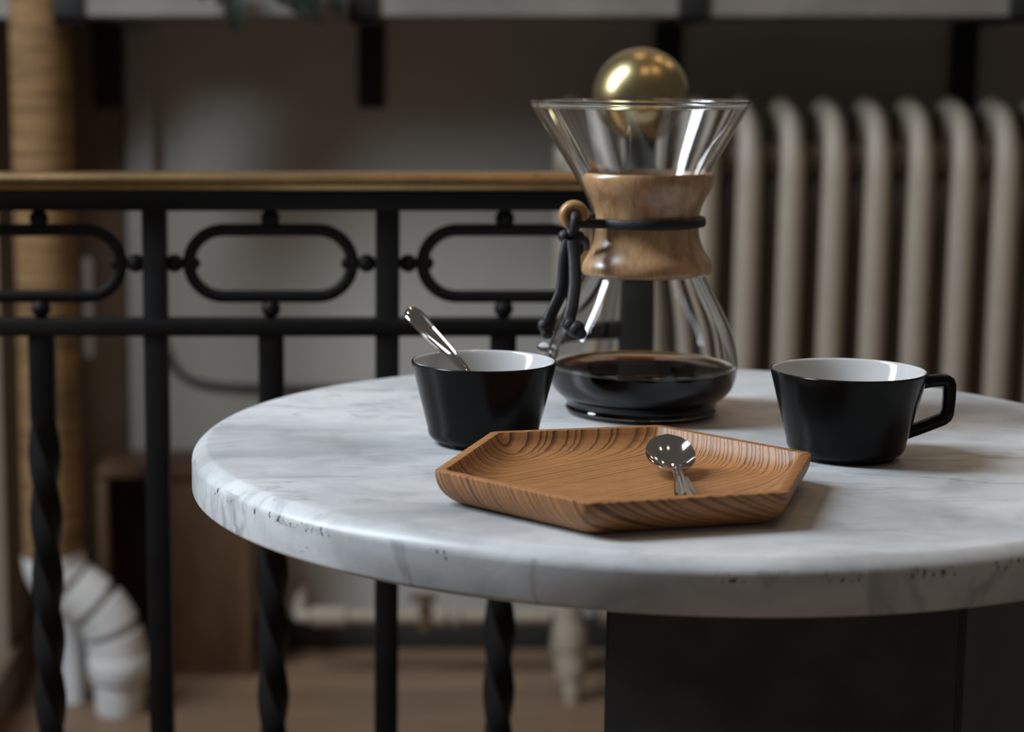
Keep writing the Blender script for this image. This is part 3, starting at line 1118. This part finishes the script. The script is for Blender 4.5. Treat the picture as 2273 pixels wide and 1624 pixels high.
# ------------------------------------------------------------------ cups
def cup(name, label, cx, cy, R, r, H, handle):
    t = thing(name, label, 'cup', (cx, cy, TZ))
    za_ = 0.0100                                       # the straight side ends here
    zb_ = 0.0026
    out = [(0, 0.0012), (r * 0.74, 0.0012), (r * 0.76, 0.0), (r * 0.815, 0.0), (r * 0.83, 0.0012), (r * 0.835, zb_)]
    slope = (R - r) / (H - za_)
    for i in range(9):                                 # rounded lower corner
        q = (PI / 2) * i / 8
        out.append((r * 0.86 + (r * 0.14) * math.sin(q) - 0.0, zb_ + (za_ - zb_) * (1 - math.cos(q))))
    rb_ = r
    for i in range(1, 13):
        f_ = i / 12
        out.append((r + (R - r) * f_, za_ + (H - za_ - 0.0014) * f_))
    out += [(R + 0.0001, H - 0.0007), (R - 0.0004, H - 0.0001), (R - 0.0013, H)]
    inn = [(R - 0.0013, H), (R - 0.0022, H - 0.0003), (R - 0.0029, H - 0.0014)]
    for i in range(1, 10):
        f_ = i / 9
        inn.append((R - 0.0030 + (rb_ - 0.004 - R + 0.003) * f_, H - 0.0014 + (0.018 - H + 0.0014) * f_))
    inn += [(rb_ - 0.007, 0.011), (rb_ - 0.013, 0.0075), (rb_ * 0.5, 0.0062), (0, 0.006)]
    bm = bmesh.new()
    lathe(bm, out, 96, (cx, cy, TZ))
    finish('body', bm, M['glaze_black'], t, 40)
    bm = bmesh.new()
    lathe(bm, inn, 96, (cx, cy, TZ))
    o = finish('inner_glaze', bm, M['glaze_white'], t, 40)
    for p in o.data.polygons:
        pass
    tag(o, 'white glazed inside')
    return t


Lx, Ly = 0.0852, 1.2074
sL = ppm(Ly, 0.78)
cupL = cup('black_bowl', 'handleless black cup with white inside holding a spoon, left of the carafe', Lx, Ly, 160.5 * sL, 124 * sL, at(1066, 799, Ly).z - TZ, False)
Rx, Ry = 0.3049, 1.1648
sR = ppm(Ry, 0.78)
HR = at(1878, 819, Ry).z - TZ
RR = 170 * sR
cupR = cup('black_cup', 'black cup with white inside and angular handle, right of the tray', Rx, Ry, RR, 130 * sR, HR, True)
# angular handle in the plane x-z on the right of the cup
px = lambda x_, y_: Vector((at(x_, y_, Ry).x, Ry, at(x_, y_, Ry).z))
mid_pts = [px(2034, 851), px(2062, 846.5), px(2098, 843.5)]
ctrl = [px(2043, 849.5), px(2060, 846), px(2090, 843)]
# rounded corner, outer side, rounded corner, slanting foot
cor1 = [px(2100, 843.5), px(2105.5, 847), px(2107.5, 853)]
side = [px(2107, 880), px(2104, 908)]
cor2 = [px(2102.5, 917), px(2099, 924), px(2092, 929.5)]
foot = [px(2060, 942), px(2030, 953), px(2003, 962.5)]
path = ctrl + cor1 + side + cor2 + foot
bm = bmesh.new()
rows = tube(bm, path, [13.5 * sR] * 3 + [13.5 * sR] * 3 + [13 * sR] * 2 + [13.5 * sR] * 3 + [13.5 * sR] * 3, 16, up=(0, 1, 0), sx=1.0, sy=1.15, power=3.6)
finish('handle', bm, M['glaze_black'], cupR, 50)

# ------------------------------------------------------------------ wooden tray
RZ = 0.0195
rim_px = [(962, 1043), (1090, 957), (1465, 942), (1803, 1004), (1750, 1091), (1303, 1117)]


def on_table(x_, y_, h_):
    a_, b_ = (x_ - PPX) / F_PX, (y_ - PPY) / F_PX
    cp, sp = math.cos(PITCH), math.sin(PITCH)
    d = Vector((a_, cp - b_ * sp, -sp - b_ * cp))
    d *= (TZ + h_ - CAM_Z) / d.z
    return Vector((d.x, d.y))


rim = [on_table(x_, y_, RZ) for x_, y_ in rim_px]
cen = sum(rim, Vector((0, 0))) / 6


def offset_poly(P, d):
    """move every side of the polygon inwards by d"""
    n = len(P)
    out = []
    orient = sum(P[i].x * P[(i + 1) % n].y - P[(i + 1) % n].x * P[i].y for i in range(n))
    sg = 1 if orient > 0 else -1
    for i in range(n):
        a_, b_, c_ = P[i - 1], P[i], P[(i + 1) % n]
        e1, e2 = (b_ - a_).normalized(), (c_ - b_).normalized()
        n1, n2 = Vector((-e1.y, e1.x)) * sg, Vector((-e2.y, e2.x)) * sg
        bis = (n1 + n2).normalized()
        out.append(b_ + bis * (d / max(0.3, bis.dot(n1))))
    return out


def round_poly(P, r_, seg=6):
    n = len(P)
    out = []
    for i in range(n):
        a_, b_, c_ = P[i - 1], P[i], P[(i + 1) % n]
        u, v = (a_ - b_).normalized(), (c_ - b_).normalized()
        ang = u.angle(v)
        t = min(r_ / math.tan(ang / 2), 0.45 * min((a_ - b_).length, (c_ - b_).length))
        p0, p2 = b_ + u * t, b_ + v * t
        for k in range(seg + 1):
            s = k / seg
            out.append(p0 * (1 - s) ** 2 + b_ * 2 * s * (1 - s) + p2 * s * s)
    return out


def densify(P, n):
    """resample each closed outline to the same count, corner arcs stay aligned"""
    return P


lay = []                                               # (inset, height, corner radius)
for ins_, h_, cr_ in ((0.0165, 0.0, 0.012), (0.0140, 0.0002, 0.012), (0.0105, 0.0012, 0.011), (0.0070, 0.0032, 0.010), (0.0042, 0.0060, 0.009), (0.0020, 0.0093, 0.008),
                      (0.0007, 0.0130, 0.0075), (0.0001, 0.0165, 0.007), (0.0001, 0.0191, 0.007), (0.0006, RZ, 0.0068), (0.0056, RZ, 0.006), (0.0061, 0.0190, 0.006), (0.0075, 0.0160, 0.007),
                      (0.0105, 0.0122, 0.009), (0.0150, 0.0090, 0.012), (0.0210, 0.0071, 0.015), (0.0280, 0.0064, 0.018)):
    lay.append([(p.x, p.y, TZ + h_) for p in round_poly(offset_poly(rim, ins_), cr_, 6)])
bm = bmesh.new()
rows = [[bm.verts.new(p) for p in L_] for L_ in lay]
n = len(rows[0])
for k in range(len(rows) - 1):
    for i in range(n):
        j = (i + 1) % n
        bm.faces.new((rows[k][i], rows[k][j], rows[k + 1][j], rows[k + 1][i]))
bm.faces.new(list(reversed(rows[0])))
bm.faces.new(rows[-1])
tray = finish('wooden_tray', bm, M['tray'], None, 40, loc=(cen.x, cen.y, TZ))
tag(tray, 'shallow hexagonal wooden tray with bold grain in front of the cups', 'tray')


# ------------------------------------------------------------------ spoons
def spoon(name, label, mat4, L=0.125, bend=0.0):
    """local frame: bowl tip at x=0, handle end at x=L, z up, resting height near z=0"""
    t = thing(name, label, 'spoon', mat4.translation)
    bl_, bw = 0.041, 0.0142
    # bowl shell
    bm = bmesh.new()
    NU, NV = 18, 16
    top_, bot_ = [], []
    for iu in range(NU + 1):
        u = iu / NU
        x_ = bl_ * u
        s = 1 - (2 * u - 1) ** 2
        w_ = bw * math.sqrt(max(s, 0)) * (1.06 - 0.22 * u) + 0.0006 + (0.0022 * max(0, (u - 0.86) / 0.14))
        depth = 0.0068 * (max(s, 0) ** 0.75)
        lift = bend * (1 - u) ** 2
        ra, rb2 = [], []
        for iv in range(NV + 1):
            v_ = -1 + 2 * iv / NV
            z_ = 0.0072 - depth * (1 - v_ * v_) + lift + 0.0006 * u
            ra.append(Vector((x_, w_ * v_, z_)))
            rb2.append(Vector((x_, w_ * v_ * (1.0), z_ - 0.0010)))
        top_.append(ra)
        bot_.append(rb2)
    def grid(bm, A, B):
        va_ = [[bm.verts.new(mat4 @ p) for p in r_] for r_ in A]
        vb_ = [[bm.verts.new(mat4 @ p) for p in r_] for r_ in B]
        nu, nv = len(A), len(A[0])
        for i in range(nu - 1):
            for j in range(nv - 1):
                bm.faces.new((va_[i][j], va_[i][j + 1], va_[i + 1][j + 1], va_[i + 1][j]))
                bm.faces.new((vb_[i][j], vb_[i + 1][j], vb_[i + 1][j + 1], vb_[i][j + 1]))
        for i in range(nu - 1):
            bm.faces.new((va_[i][0], va_[i + 1][0], vb_[i + 1][0], vb_[i][0]))
            bm.faces.new((va_[i][-1], vb_[i][-1], vb_[i + 1][-1], va_[i + 1][-1]))
        for j in range(nv - 1):
            bm.faces.new((va_[0][j], vb_[0][j], vb_[0][j + 1], va_[0][j + 1]))
            bm.faces.new((va_[-1][j], va_[-1][j + 1], vb_[-1][j + 1], vb_[-1][j]))
    grid(bm, top_, bot_)
    finish('bowl', bm, M['steel'], t, 50)
    # handle with a raised border, widening to a rounded end
    bm = bmesh.new()
    A, B = [], []
    NU = 40
    vs = (-1, -0.9, -0.74, -0.6, -0.3, 0, 0.3, 0.6, 0.74, 0.9, 1)
    for iu in range(NU + 1):
        u = iu / NU
        x_ = bl_ - 0.0015 + (L - bl_ + 0.0015) * u
        w_ = interp(u, [0, 0.12, 0.3, 0.6, 0.85, 0.93, 0.975, 1.0], [0.0028, 0.0024, 0.0032, 0.0054, 0.0065, 0.0063, 0.0046, 0.0012])
        zb_ = interp(u, [0, 0.15, 0.35, 0.7, 1.0], [0.0072, 0.0088, 0.0078, 0.0032, 0.0012])
        ra, rb2 = [], []
        for v_ in vs:
            ridge = 0.0009 if 0.66 < abs(v_) < 0.95 else (0.0002 if abs(v_) >= 0.95 else 0.0011 * (1 - v_ * v_ / 0.44))
            if u > 0.95:
                ridge *= 1
            z_ = zb_ + 0.0014 + ridge * min(1, u * 5)
            ra.append(Vector((x_, w_ * v_, z_)))
            rb2.append(Vector((x_, w_ * v_, zb_)))
        A.append(ra)
        B.append(rb2)
    grid(bm, A, B)
    finish('handle', bm, M['steel'], t, 30)
    return t


# on the tray: bowl away from the camera, handle towards it
p0 = on_table(1497, 1046, 0.012)
p1 = on_table(1524, 1098, 0.012)
dirv = Vector((p1.x - p0.x, p1.y - p0.y, 0)).normalized()
zf = TZ + 0.0066
tipxy = Vector((p0.x, p0.y, 0)) - dirv * 0.040
side = Vector((0, 0, 1)).cross(dirv)
m4 = Matrix(((dirv.x, side.x, 0, tipxy.x), (dirv.y, side.y, 0, tipxy.y), (0, 0, 1, zf), (0, 0, 0, 1)))
spoon('teaspoon', 'polished steel teaspoon lying in the wooden tray', m4, 0.122, 0.012)

# in the left cup: leaning on its back left rim
Aq = Vector((Lx - 0.0262, Ly + 0.0335, at(1066, 799, Ly).z + 0.001))
Bq = Vector((Lx + 0.0140, Ly - 0.0200, TZ + 0.0085))
d = (Aq - Bq).normalized()
fac = Vector((0.25, -0.75, 0.45))
zax = (fac - d * fac.dot(d)).normalized()
yax = zax.cross(d)
L_ = 0.121
o_ = Bq
m4 = Matrix(((d.x, yax.x, zax.x, o_.x), (d.y, yax.y, zax.y, o_.y), (d.z, yax.z, zax.z, o_.z), (0, 0, 0, 1)))
spoon('teaspoon', 'polished steel teaspoon standing in the handleless black cup', m4, L_, 0.0)
